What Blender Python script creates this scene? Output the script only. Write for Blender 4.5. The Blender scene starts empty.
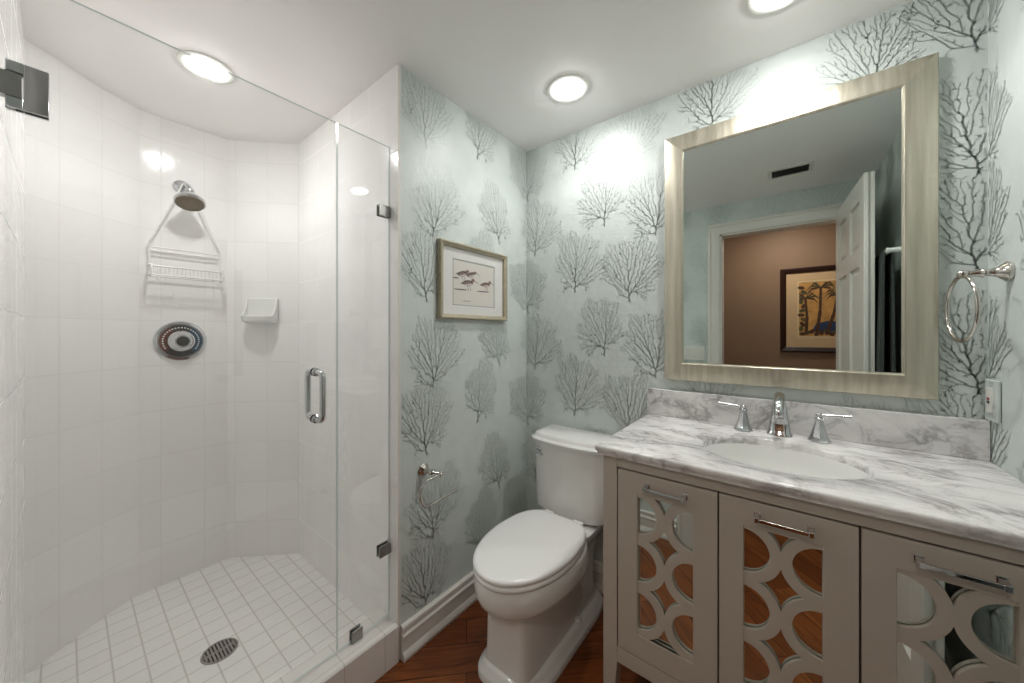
import bpy, bmesh, math, random
import numpy as np
from mathutils import Vector, Matrix
PI = math.pi
# ------------------------------------------------------------------ camera, world, exposure
scn = bpy.context.scene
COL = scn.collection
F_PX, HOR = 351.0, 332.0
CAM = (1.180, -1.6305, 1.2675)
cd = bpy.data.cameras.new('camera'); cam = bpy.data.objects.new('camera', cd); COL.objects.link(cam)
cd.sensor_fit = 'HORIZONTAL'; cd.sensor_width = 36.0
cd.lens = F_PX / 1024 * 36.0
cd.shift_y = -(341.5 - HOR) / 1024
cd.clip_start = 0.02
cam.location = CAM
cam.rotation_euler = (PI / 2, 0, math.radians(38.179))
scn.camera = cam
w = bpy.data.worlds.new('world'); scn.world = w; w.use_nodes = True
w.node_tree.nodes['Background'].inputs[0].default_value = (0.9, 0.92, 1.0, 1)
w.node_tree.nodes['Background'].inputs[1].default_value = 0.15
vs = scn.view_settings
vs.view_transform = 'Standard'; vs.look = 'None'; vs.gamma = 1.0; vs.use_curve_mapping = False
vs.exposure = 1.2
scn.cycles.diffuse_bounces = 10; scn.cycles.max_bounces = 16; scn.cycles.transparent_max_bounces = 12
DOWNLIGHT_W = 2.4       # spot inside each can
LENS_E = 56.0            # glowing lens
HALL_W = 3.2
C_H = 2.30
LIGHTS = [(0.445, -0.311), (1.163, -0.303), (-0.606, -1.289)]

# ------------------------------------------------------------------ materials
def lin(c):
    c = c / 255.0
    return c / 12.92 if c <= 0.04045 else ((c + 0.055) / 1.055) ** 2.4
def rgb(r, g, b): return (lin(r), lin(g), lin(b), 1.0)
class NT:
    def __init__(s, name):
        s.m = bpy.data.materials.new(name); s.m.use_nodes = True
        s.t = s.m.node_tree; s.n = s.t.nodes; s.b = s.n['Principled BSDF']; s.out = s.n['Material Output']
    def add(s, ty, **k):
        o = s.n.new(ty)
        for a, v in k.items():
            if a.startswith('_'): setattr(o, a[1:], v)
            else: o.inputs[a.replace('__', ' ')].default_value = v
        return o
    def l(s, a, b): s.t.links.new(a, b)
    def ramp(s, fac, stops):
        r = s.n.new('ShaderNodeValToRGB'); e = r.color_ramp.elements
        e[0].position, e[0].color = stops[0]; e[1].position, e[1].color = stops[-1]
        for p, c in stops[1:-1]:
            q = e.new(p); q.color = c
        s.l(fac, r.inputs[0]); return r.outputs[0]
    def bump(s, h, strength=0.2, dist=0.002):
        b = s.add('ShaderNodeBump'); b.inputs['Strength'].default_value = strength; b.inputs['Distance'].default_value = dist
        s.l(h, b.inputs['Height']); s.l(b.outputs[0], s.b.inputs['Normal']); return b
def simple(name, col, rough=0.5, metal=0.0, noise=0.04, nscale=6.0, emit=None, spec=0.5, coat=0.0):
    n = NT(name)
    n.b.inputs['Roughness'].default_value = rough; n.b.inputs['Metallic'].default_value = metal
    n.b.inputs['Specular IOR Level'].default_value = spec
    n.b.inputs['Coat Weight'].default_value = coat
    tc = n.add('ShaderNodeTexCoord'); ns = n.add('ShaderNodeTexNoise', Scale=nscale, Detail=3.0)
    n.l(tc.outputs['Object'], ns.inputs['Vector'])
    a = tuple(max(0, c * (1 - noise)) for c in col[:3]) + (1,); b = tuple(min(1, c * (1 + noise)) for c in col[:3]) + (1,)
    n.l(n.ramp(ns.outputs[0], [(0.3, a), (0.7, b)]), n.b.inputs['Base Color'])
    if emit:
        n.b.inputs['Emission Color'].default_value = emit[0]; n.b.inputs['Emission Strength'].default_value = emit[1]
    return n.m
M = {}
M['ceil'] = simple('ceiling_paint', rgb(249, 247, 246), 0.7, noise=0.01)
M['trim'] = simple('trim_paint', rgb(222, 218, 212), 0.32, noise=0.01)
M['hall'] = simple('hall_paint', rgb(150, 118, 94), 0.6, noise=0.02)
M['paper'] = simple('wallpaper', rgb(206, 214, 211), 0.42, noise=0.025, nscale=14)
M['coral'] = simple('wallpaper_coral_ink', rgb(190, 199, 195), 0.42, metal=0.55, noise=0.06, nscale=20)
M['porcelain'] = simple('porcelain', rgb(230, 230, 228), 0.08, noise=0.006, coat=0.4)
M['seat'] = simple('seat_plastic', rgb(236, 236, 235), 0.15, noise=0.006)
M['chrome'] = simple('chrome', rgb(205, 206, 208), 0.07, metal=1.0, noise=0.02)
M['nickel'] = simple('polished_nickel', rgb(200, 196, 190), 0.12, metal=1.0, noise=0.02)
M['drain'] = simple('drain_metal', rgb(160, 160, 156), 0.4, metal=0.5)
M['steel'] = simple('brushed_steel', rgb(160, 160, 156), 0.28, metal=1.0, noise=0.05, nscale=60)
M['cab'] = simple('cabinet_paint', rgb(181, 172, 161), 0.38, noise=0.012)
M['gap'] = simple('cabinet_shadow_gap', rgb(70, 62, 55), 0.8)
M['mirror'] = simple('mirror_glass', rgb(222, 230, 226), 0.0, metal=1.0, noise=0.0)
M['dark'] = simple('dark_rubber', rgb(34, 33, 33), 0.5)
M['caddy'] = simple('white_coated_wire', rgb(226, 226, 223), 0.3, noise=0.01)
M['whiteplastic'] = simple('white_plastic', rgb(225, 225, 220), 0.3, noise=0.01)
M['matboard'] = simple('mat_board', rgb(236, 235, 232), 0.7, noise=0.01)
M['print'] = simple('cream_paper', rgb(229, 224, 216), 0.7, noise=0.02)
M['picframe'] = simple('champagne_wood_frame', rgb(176, 167, 145), 0.4, metal=0.3, noise=0.08, nscale=40)
M['towel'] = simple('charcoal_towel', rgb(62, 66, 64), 0.95, noise=0.25, nscale=150)
M['ventdark'] = simple('vent_dark', rgb(62, 64, 64), 0.7)
M['faceplate'] = simple('shower_spray_face', rgb(122, 108, 90), 0.35, metal=0.4, noise=0.1, nscale=80)
M['lens'] = simple('downlight_lens', rgb(255, 252, 246), 0.4, noise=0, emit=((1.0, 0.985, 0.965, 1), LENS_E))
M['showerlens'] = simple('shower_downlight_lens', rgb(255, 252, 246), 0.4, noise=0, emit=((1.0, 0.985, 0.965, 1), LENS_E * .85))
M['halllens'] = simple('hall_fill_lens', rgb(255, 240, 215), 0.4, noise=0, emit=((1.0, 0.86, 0.7, 1), 3.0))

def tile_mat(name, base, grout, gw_u, gw_v, rough, bumpy=0.25):
    n = NT(name); uv = n.add('ShaderNodeUVMap'); sx = n.add('ShaderNodeSeparateXYZ'); n.l(uv.outputs[0], sx.inputs[0])
    outs = []
    for i, gw in ((0, gw_u), (1, gw_v)):
        fr = n.add('ShaderNodeMath', _operation='FRACT'); n.l(sx.outputs[i], fr.inputs[0])
        s1 = n.add('ShaderNodeMath', _operation='SUBTRACT'); s1.inputs[1].default_value = 0.5; n.l(fr.outputs[0], s1.inputs[0])
        ab = n.add('ShaderNodeMath', _operation='ABSOLUTE'); n.l(s1.outputs[0], ab.inputs[0])
        mr = n.add('ShaderNodeMapRange'); mr.inputs['From Min'].default_value = 0.5 - gw * 1.3; mr.inputs['From Max'].default_value = 0.5 - gw * 0.5
        n.l(ab.outputs[0], mr.inputs['Value']); outs.append(mr.outputs[0])
    mx = n.add('ShaderNodeMath', _operation='MAXIMUM'); n.l(outs[0], mx.inputs[0]); n.l(outs[1], mx.inputs[1])
    # per tile tone
    fl = n.add('ShaderNodeVectorMath', _operation='FLOOR'); n.l(uv.outputs[0], fl.inputs[0])
    wn = n.add('ShaderNodeTexWhiteNoise', _noise_dimensions='2D'); n.l(fl.outputs[0], wn.inputs['Vector'])
    tone = n.ramp(wn.outputs['Value'], [(0, tuple(c * 0.965 for c in base[:3]) + (1,)), (1, base)])
    mix = n.add('ShaderNodeMix', _data_type='RGBA'); n.l(mx.outputs[0], mix.inputs['Factor']); n.l(tone, mix.inputs['A']); mix.inputs['B'].default_value = grout
    n.l(mix.outputs['Result'], n.b.inputs['Base Color'])
    rr = n.add('ShaderNodeMapRange'); rr.inputs['To Min'].default_value = rough; rr.inputs['To Max'].default_value = 0.8
    n.l(mx.outputs[0], rr.inputs['Value']); n.l(rr.outputs[0], n.b.inputs['Roughness'])
    tc = n.add('ShaderNodeTexCoord'); ns = n.add('ShaderNodeTexNoise', Scale=9.0, Detail=2.0); n.l(tc.outputs['Object'], ns.inputs['Vector'])
    h = n.add('ShaderNodeMath', _operation='MULTIPLY_ADD'); n.l(mx.outputs[0], h.inputs[0]); h.inputs[1].default_value = -0.7; n.l(ns.outputs[0], h.inputs[2])
    n.bump(h.outputs[0], bumpy, 0.002)
    return n.m
M['tile'] = tile_mat('glazed_wall_tile', rgb(245, 244, 243), rgb(230, 229, 227), 0.015, 0.014, 0.12, 0.07)
M['curbtile'] = tile_mat('glazed_curb_tile', rgb(230, 226, 222), rgb(200, 194, 188), 0.014, 0.014, 0.15)
M['floortile'] = tile_mat('mosaic_floor_tile', rgb(242, 242, 240), rgb(212, 210, 204), 0.032, 0.034, 0.35, 0.3)

def wood_floor():
    n = NT('cherry_plank_floor'); tc = n.add('ShaderNodeTexCoord')
    mp = n.add('ShaderNodeMapping'); mp.inputs['Rotation'].default_value = (0, 0, math.radians(-45)); mp.inputs['Location'].default_value = (0.0, 0.047, 0)
    n.l(tc.outputs['Object'], mp.inputs['Vector'])
    br = n.add('ShaderNodeTexBrick', Scale=1.0); br.inputs['Mortar Size'].default_value = 0.0016; br.inputs['Mortar Smooth'].default_value = 0.3
    br.inputs['Brick Width'].default_value = 0.9; br.inputs['Row Height'].default_value = 0.125; br.offset = 0.37
    br.inputs['Color1'].default_value = rgb(148, 85, 43); br.inputs['Color2'].default_value = rgb(112, 59, 28); br.inputs['Mortar'].default_value = rgb(40, 18, 9)
    n.l(mp.outputs[0], br.inputs['Vector'])
    m2 = n.add('ShaderNodeMapping'); m2.inputs['Scale'].default_value = (2.0, 26.0, 1.0); n.l(mp.outputs[0], m2.inputs['Vector'])
    ns = n.add('ShaderNodeTexNoise', Scale=2.2, Detail=8.0, Distortion=1.4); n.l(m2.outputs[0], ns.inputs['Vector'])
    gr = n.ramp(ns.outputs[0], [(0.25, (0.42, 0.36, 0.32, 1)), (0.5, (0.9, 0.88, 0.85, 1)), (0.75, (1.25, 1.2, 1.1, 1))])
    mx = n.add('ShaderNodeMix', _data_type='RGBA', _blend_type='MULTIPLY'); mx.inputs['Factor'].default_value = 1.0
    n.l(br.outputs['Color'], mx.inputs['A']); n.l(gr, mx.inputs['B']); n.l(mx.outputs['Result'], n.b.inputs['Base Color'])
    n.b.inputs['Roughness'].default_value = 0.24
    n.bump(ns.outputs[0], 0.12, 0.001)
    return n.m
M['wood'] = wood_floor()

def marble():
    n = NT('grey_veined_marble'); tc = n.add('ShaderNodeTexCoord')
    mp = n.add('ShaderNodeMapping'); mp.inputs['Rotation'].default_value = (0.35, 0.3, math.radians(38)); mp.inputs['Scale'].default_value = (2.2, 4.2, 3.4)
    n.l(tc.outputs['Object'], mp.inputs['Vector'])
    def vein(scale, dist, wd, seed):
        ns = n.add('ShaderNodeTexNoise', Scale=scale, Detail=9.0, Roughness=0.6, Distortion=dist)
        ad = n.add('ShaderNodeVectorMath', _operation='ADD'); ad.inputs[1].default_value = (seed, seed * 2, 0); n.l(mp.outputs[0], ad.inputs[0]); n.l(ad.outputs[0], ns.inputs['Vector'])
        s = n.add('ShaderNodeMath', _operation='SUBTRACT'); s.inputs[1].default_value = 0.5; n.l(ns.outputs[0], s.inputs[0])
        a = n.add('ShaderNodeMath', _operation='ABSOLUTE'); n.l(s.outputs[0], a.inputs[0])
        r = n.add('ShaderNodeMapRange'); r.inputs['From Min'].default_value = 0.0; r.inputs['From Max'].default_value = wd; r.inputs['To Min'].default_value = 1; r.inputs['To Max'].default_value = 0
        n.l(a.outputs[0], r.inputs['Value']); return r.outputs[0]
    v1 = vein(1.6, 1.6, 0.045, 0.0); v2 = vein(3.6, 1.1, 0.03, 5.3)
    cl = n.add('ShaderNodeTexNoise', Scale=2.4, Detail=6.0, Distortion=0.8); n.l(mp.outputs[0], cl.inputs['Vector'])
    base = n.ramp(cl.outputs[0], [(0.3, rgb(196, 194, 193)), (0.48, rgb(222, 221, 220)), (0.7, rgb(233, 232, 230))])
    msk = n.ramp(cl.outputs[0], [(0.38, (1, 1, 1, 1)), (0.62, (0.12, 0.12, 0.12, 1))])
    def layer(a, v, col, amt):
        f = n.add('ShaderNodeMath', _operation='MULTIPLY'); n.l(v, f.inputs[0]); n.l(msk, f.inputs[1])
        f2 = n.add('ShaderNodeMath', _operation='MULTIPLY'); n.l(f.outputs[0], f2.inputs[0]); f2.inputs[1].default_value = amt
        m = n.add('ShaderNodeMix', _data_type='RGBA'); n.l(f2.outputs[0], m.inputs['Factor']); n.l(a, m.inputs['A']); m.inputs['B'].default_value = col
        return m.outputs['Result']
    c = layer(base, v1, rgb(140, 136, 134), 0.85); c = layer(c, v2, rgb(158, 155, 153), 0.6)
    # the one long dark vein at the right of the slab
    sx = n.add('ShaderNodeSeparateXYZ'); n.l(tc.outputs['Object'], sx.inputs[0])
    wob = n.add('ShaderNodeTexNoise', Scale=7.0, Detail=3.0); n.l(tc.outputs['Object'], wob.inputs['Vector'])
    e1 = n.add('ShaderNodeMath', _operation='MULTIPLY_ADD'); n.l(sx.outputs[0], e1.inputs[0]); e1.inputs[1].default_value = VEIN[0]; e1.inputs[2].default_value = VEIN[1]
    e2 = n.add('ShaderNodeMath', _operation='SUBTRACT'); n.l(sx.outputs[1], e2.inputs[0]); n.l(e1.outputs[0], e2.inputs[1])
    e3 = n.add('ShaderNodeMath', _operation='MULTIPLY_ADD'); n.l(wob.outputs[0], e3.inputs[0]); e3.inputs[1].default_value = 0.03; n.l(e2.outputs[0], e3.inputs[2])
    e4 = n.add('ShaderNodeMath', _operation='ABSOLUTE'); n.l(e3.outputs[0], e4.inputs[0])
    e5 = n.add('ShaderNodeMapRange'); e5.inputs['From Max'].default_value = 0.004; e5.inputs['To Min'].default_value = 0.75; e5.inputs['To Max'].default_value = 0; n.l(e4.outputs[0], e5.inputs['Value'])
    m = n.add('ShaderNodeMix', _data_type='RGBA'); n.l(e5.outputs[0], m.inputs['Factor']); n.l(c, m.inputs['A']); m.inputs['B'].default_value = rgb(120, 116, 114)
    n.l(m.outputs['Result'], n.b.inputs['Base Color'])
    n.b.inputs['Roughness'].default_value = 0.14
    return n.m
VEIN = (-0.62, 0.73)
M['marble'] = marble()

def leaf_frame():
    n = NT('silver_leaf_frame'); tc = n.add('ShaderNodeTexCoord')
    n.b.inputs['Metallic'].default_value = 0.85; n.b.inputs['Roughness'].default_value = 0.36
    mp = n.add('ShaderNodeMapping'); mp.inputs['Scale'].default_value = (60, 60, 3); n.l(tc.outputs['Object'], mp.inputs['Vector'])
    ns = n.add('ShaderNodeTexNoise', Scale=1.0, Detail=5.0); n.l(mp.outputs[0], ns.inputs['Vector'])
    n.l(n.ramp(ns.outputs[0], [(0.3, rgb(186, 180, 162)), (0.7, rgb(214, 208, 192))]), n.b.inputs['Base Color'])
    rr = n.add('ShaderNodeMapRange'); rr.inputs['To Min'].default_value = 0.28; rr.inputs['To Max'].default_value = 0.46
    n.l(ns.outputs[0], rr.inputs['Value']); n.l(rr.outputs[0], n.b.inputs['Roughness'])
    return n.m
M['leaf'] = leaf_frame()

def glass(name, tint, refl=1.0):
    n = NT(name); n.n.remove(n.b)
    tr = n.add('ShaderNodeBsdfTransparent'); tr.inputs[0].default_value = tint
    gl = n.add('ShaderNodeBsdfGlossy'); gl.inputs['Roughness'].default_value = 0.0; gl.inputs['Color'].default_value = (refl, refl, refl, 1)
    g = n.add('ShaderNodeNewGeometry')
    ior = n.add('ShaderNodeMapRange'); ior.inputs['To Min'].default_value = 1.5; ior.inputs['To Max'].default_value = 1 / 1.5
    n.l(g.outputs['Backfacing'], ior.inputs['Value'])
    fr = n.add('ShaderNodeFresnel'); n.l(ior.outputs[0], fr.inputs['IOR'])
    mx = n.add('ShaderNodeMixShader'); n.l(fr.outputs[0], mx.inputs[0]); n.l(tr.outputs[0], mx.inputs[1]); n.l(gl.outputs[0], mx.inputs[2])
    n.l(mx.outputs[0], n.out.inputs['Surface'])
    return n.m
M['glass'] = glass('clear_shower_glass', (0.962, 0.968, 0.965, 1))
M['glassedge'] = simple('green_glass_edge', rgb(200, 212, 208), 0.15, noise=0.02)
M['picglass'] = glass('picture_glass', (1, 1, 1, 1), 0.5)

# ------------------------------------------------------------------ mesh builder
class B:
    def __init__(s, mat=None): s.v = []; s.f = []; s.mi = []; s.uv = {}; s.M = mat or Matrix.Identity(4)
    def vert(s, p): s.v.append(tuple(s.M @ Vector(p))); return len(s.v) - 1
    def face(s, idx, mi=0, uv=None):
        s.f.append(tuple(idx)); s.mi.append(mi)
        if uv: s.uv[len(s.f) - 1] = uv
        return s
    def box(s, x0, x1, y0, y1, z0, z1, mi=0):
        i = [s.vert(p) for p in ((x0,y0,z0),(x1,y0,z0),(x1,y1,z0),(x0,y1,z0),(x0,y0,z1),(x1,y0,z1),(x1,y1,z1),(x0,y1,z1))]
        for q in ((0,3,2,1),(4,5,6,7),(0,1,5,4),(1,2,6,5),(2,3,7,6),(3,0,4,7)): s.face([i[k] for k in q], mi)
        return s
    def loft(s, rings, mi=0, caps=(True, True), closed=True):
        ids = [[s.vert(p) for p in r] for r in rings]; n = len(ids[0])
        for a, b in zip(ids, ids[1:]):
            for k in range(n if closed else n - 1):
                s.face((a[k], a[(k+1) % n], b[(k+1) % n], b[k]), mi)
        if caps[0]: s.face(ids[0][::-1], mi)
        if caps[1]: s.face(ids[-1], mi)
        return s
    def tube(s, pts, r, seg=12, mi=0, caps=(True, True), closed=False, sq=None):
        P = [Vector(p) for p in pts]; n = len(P); rs = r if isinstance(r, (list, tuple)) else [r] * n
        T = []
        for i in range(n):
            if closed: t = P[(i+1) % n] - P[i-1]
            else: t = P[min(i+1, n-1)] - P[max(i-1, 0)]
            T.append(t.normalized())
        u = Vector((0, 0, 1)) if abs(T[0].z) < 0.9 else Vector((1, 0, 0))
        u = (u - T[0] * u.dot(T[0])).normalized(); rings = []
        for i in range(n):
            u = (u - T[i] * u.dot(T[i])).normalized(); v = T[i].cross(u)
            rings.append([P[i] + (u * math.cos(2*PI*k/seg) + v * math.sin(2*PI*k/seg)) * rs[i] for k in range(seg)])
        if closed: rings.append(rings[0]); caps = (False, False)
        s.loft(rings, mi, caps); return s
    def lathe(s, prof, o, axis=(0, 0, 1), seg=32, mi=0, caps=(True, True)):
        a = Vector(axis).normalized(); u = Vector((0, 0, 1)) if abs(a.z) < 0.9 else Vector((1, 0, 0))
        u = (u - a * u.dot(a)).normalized(); v = a.cross(u); o = Vector(o)
        s.loft([[o + a * h + (u * math.cos(2*PI*k/seg) + v * math.sin(2*PI*k/seg)) * r for k in range(seg)] for r, h in prof], mi, caps); return s
    def ball(s, c, r, mi=0, seg=16):
        return s.lathe([(max(1e-5, r * math.sin(PI*i/10)), -r * math.cos(PI*i/10)) for i in range(11)], c, seg=seg, mi=mi)
    def prism(s, pts, fn, d0, d1, mi=0):          # pts (a,b) polygon -> fn(a,b,d)
        return s.loft([[fn(a, b, d0) for a, b in pts], [fn(a, b, d1) for a, b in pts]], mi)
    def build(s, name, mats, parent=None, smooth=True, bevel=0, bseg=2, ang=38, sub=0, fix=True):
        me = bpy.data.meshes.new(name)
        off = parent_world(parent) if parent else Vector((0, 0, 0))
        me.from_pydata([tuple(Vector(p) - off) for p in s.v], [], s.f)
        for m in (mats if isinstance(mats, (list, tuple)) else [mats]): me.materials.append(m)
        for p, k in zip(me.polygons, s.mi): p.material_index = k
        if s.uv:
            ul = me.uv_layers.new(name='UVMap')
            for fi, uvs in s.uv.items():
                p = me.polygons[fi]
                for li, u in zip(p.loop_indices, uvs): ul.data[li].uv = u
        if fix:
            bm = bmesh.new(); bm.from_mesh(me); bmesh.ops.recalc_face_normals(bm, faces=bm.faces); bm.to_mesh(me); bm.free()
        if smooth:
            me.shade_smooth(); me.set_sharp_from_angle(angle=math.radians(ang))
        o = bpy.data.objects.new(name, me); COL.objects.link(o)
        if parent: o.parent = parent
        if bevel:
            md = o.modifiers.new('bevel', 'BEVEL'); md.width = bevel; md.segments = bseg; md.limit_method = 'ANGLE'; md.angle_limit = math.radians(35); md.harden_normals = True
        if sub:
            md = o.modifiers.new('sub', 'SUBSURF'); md.levels = sub; md.render_levels = sub
        return o
def parent_world(p):
    v = Vector((0, 0, 0))
    while p: v += p.location; p = p.parent
    return v
def tag(o, label=None, cat=None, group=None, kind=None):
    if label: o['label'] = label
    if cat: o['category'] = cat
    if group: o['group'] = group
    if kind: o['kind'] = kind
    return o
def thing(name, loc, label, cat, group=None):
    o = bpy.data.objects.new(name, None); COL.objects.link(o); o.location = loc; o.empty_display_size = 0.05
    return tag(o, label, cat, group)
def copy_tree(o, parent=None):
    c = o.copy(); COL.objects.link(c); c.parent = parent
    for ch in [x for x in bpy.data.objects if x.parent == o]: copy_tree(ch, c)
    return c
def struct(name, b, mats, **k):
    o = b.build(name, mats, **k); o['kind'] = 'structure'; return o

# ------------------------------------------------------------------ room dimensions
XR, YF, YS = 1.63, -1.72, -0.84        # right wall, door wall, shower/picture wall edge
XG = -0.06                             # glass plane

# ---- coral wallpaper motifs (space colonisation)
def coral_motif(seed, W=0.305, Hh=0.315, n_att=1700):
    rs = np.random.RandomState(seed); pts = []
    ph = rs.uniform(0, 6.28, 4); lean = rs.uniform(-.35, .35)
    while len(pts) < n_att:
        x = rs.uniform(-W*.65, W*.65); y = rs.uniform(-.01, Hh*1.08)
        a = math.atan2(x, y - Hh*.42)
        xl = x - lean * (y - .1) * .6; r = math.hypot(xl / (W/2), (y - Hh*0.52) / (Hh/2))
        lim = .93 + 0.07 * math.sin(3*a + ph[0]) + 0.09 * math.sin(6*a + ph[1]) + 0.08 * math.sin(13*a + ph[2])
        if r > lim: continue
        if y < Hh*.16 and abs(x) < .05 + .0*y and rs.rand() < .8: continue
        pts.append((x, y))
    att = np.array(pts); nodes = [(0.0, 0.0)]; par = [-1]; step = 0.0052; kill = 0.0054
    for i in range(5): nodes.append((rs.uniform(-.002, .002) + lean*.004*i, step*(i+1))); par.append(i)
    drift = rs.normal(0, 1, 2)
    for it in range(160):
        if not len(att): break
        N = np.array(nodes); d = np.linalg.norm(att[:, None] - N[None], axis=2); j = d.argmin(1); dm = d.min(1)
        grow = {}; R = .030 if it > 3 else .2
        for k, jj in enumerate(j):
            if dm[k] < R: grow.setdefault(int(jj), []).append(k)
        added = False
        for jj, ks in grow.items():
            v = att[ks] - N[jj]; v = (v / np.linalg.norm(v, axis=1)[:, None]).sum(0); v = v / (np.linalg.norm(v) + 1e-9)
            q = N[jj] - np.array((0, .02)); q = q / (np.linalg.norm(q) + 1e-9)
            wob = .45 * math.sin(N[jj][0]*190 + N[jj][1]*150 + seed)
            v = v + q * .75 + wob * np.array((-q[1], q[0])) + rs.normal(0, 0.28, 2)
            L = np.linalg.norm(v)
            if L < 1e-6: continue
            p = N[jj] + v / L * step
            nodes.append((float(p[0]), float(p[1]))); par.append(jj); added = True
        N = np.array(nodes); d = np.linalg.norm(att[:, None] - N[None], axis=2).min(1)
        att = att[d > kill]
        if not added or len(nodes) > 2600: break
    cnt = [1] * len(nodes)
    for i in range(len(nodes) - 1, 0, -1): cnt[par[i]] += cnt[i]
    return [(nodes[par[i]], nodes[i], min(0.0026, 0.00092 + 0.00008 * math.sqrt(cnt[i]))) for i in range(1, len(nodes))]
MOTIFS = [coral_motif(3), coral_motif(8), coral_motif(14), coral_motif(21, 0.24, 0.31), coral_motif(33, 0.27, 0.29)]
PER = 0.636
# unfolded wallpaper: u runs along picture wall, mirror wall, right wall, door wall
COLS = [(-.665, 1.18, 0, .05), (-.705, .905, 1, 0), (-.265, 1.235, 3, -.2), (-.365, .972, 3, .25), (0.0, .885, 1, -.1), (.09, 1.205, 2, .2),
        (.333, .982, 2, .15), (.438, 1.294, 4, -.25), (.61, .92, 1, .1), (.70, 1.212, 0, -.1), (.95, .97, 2, .1), (1.05, 1.28, 3, .2),
        (1.37, .905, 4, -.15), (1.30, 1.22, 0, .2), (1.61, .955, 1, .0), (1.60, 1.235, 2, -.1)]
for k in range(9):
    u = 1.93 + k * 0.33
    COLS.append((u, .90 + .06 * ((k * 5) % 3), k % 5, .2 - .1 * (k % 4))); COLS.append((u + .09, 1.22 + .05 * ((k * 3) % 2), (k + 2) % 5, -.2 + .12 * (k % 3)))
def corals(b, u0, u1, z0, z1, fn, mi=1, holes=()):
    """strips of ink on the paper, clipped to this wall"""
    for u, v, mo, rot in COLS:
        if u < u0 - .25 or u > u1 + .25: continue
        ca, sa = math.cos(rot), math.sin(rot)
        for k in range(-2, 4):
            vv = v + k * PER
            if vv < z0 - .2 or vv > z1 + .2: continue
            for (ax, ay), (bx, by), wd in MOTIFS[mo]:
                ay2, by2 = ay - .15, by - .15
                p = (u + ax*ca + ay2*sa, vv - ax*sa + ay2*ca); q = (u + bx*ca + by2*sa, vv - bx*sa + by2*ca)
                if min(p[0], q[0]) < u0 + .002 or max(p[0], q[0]) > u1 - .002 or min(p[1], q[1]) < z0 + .002 or max(p[1], q[1]) > z1 - .002: continue
                if any(h[0] < p[0] < h[1] and h[2] < p[1] < h[3] for h in holes): continue
                dx, dy = q[0]-p[0], q[1]-p[1]; L = math.hypot(dx, dy) or 1; nx, ny = -dy/L*wd, dx/L*wd
                ex, ey = dx/L*wd*.6, dy/L*wd*.6
                idx = [b.vert(fn(*t)) for t in ((p[0]+nx-ex, p[1]+ny-ey), (p[0]-nx-ex, p[1]-ny-ey), (q[0]-nx+ex, q[1]-ny+ey), (q[0]+nx+ex, q[1]+ny+ey))]
                b.face(idx, mi)
T = 0.10
E0 = 0.0007
PM = [M['paper'], M['coral']]
b = B().box(-T, 0, YS + .012, 0, 0, C_H); corals(b, YS + .012, 0, .13, C_H, lambda u, v: (E0, u, v)); struct('wall_left', b, PM, smooth=False, fix=False)
b = B().box(0, XR, 0, T, 0, C_H); corals(b, 0, XR, .13, C_H, lambda u, v: (u, -E0, v)); struct('wall_back', b, PM, smooth=False, fix=False)
b = B().box(XR, XR + T, YF - .12, T, 0, C_H); corals(b, XR, XR - YF, .13, C_H, lambda u, v: (XR - E0, XR - u, v), holes=()); struct('wall_right', b, PM, smooth=False, fix=False)
# door wall with opening
DX0, DX1, DH = 0.745, 1.475, 2.06
b = B().box(0.0, DX0, YF - .12, YF, 0, C_H).box(DX1, XR, YF - .12, YF, 0, C_H).box(DX0, DX1, YF - .12, YF, DH, C_H)
corals(b, XR - YF, XR - YF + XR, .13, C_H, lambda u, v: (XR - (u - XR + YF), YF + E0, v), holes=((XR - YF + XR - DX1, XR - YF + XR - DX0, 0, DH),))
struct('wall_front', b, PM, smooth=False, fix=False)
# floor, ceiling
struct('floor', B().box(0.0, XR + T, -3.05, T, -.08, 0), M['wood'])
struct('ceiling', B().box(-1.45, XR + T, -1.84, T, C_H, C_H + .08), M['ceil'])
# hallway beyond the doorway
struct('wall_hallway', B().box(-.6, 2.6, -3.05, -2.95, 0, 2.45), M['hall'])
struct('wall_hallway_side', B().box(-.7, -.6, -3.05, -1.84, 0, 2.45).box(2.6, 2.7, -3.05, -1.84, 0, 2.45).box(XR + T, 2.6, -1.84, -1.80, 0, 2.45), M['hall'])
struct('floor.001', B().box(-.6, 0.0, -3.05, -1.84, -.08, 0).box(XR + T, 2.6, -3.05, -1.84, -.08, 0), M['wood'])
struct('ceiling.001', B().box(-.7, 2.7, -3.05, -1.84, 2.45, 2.5), M['ceil'])

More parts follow.
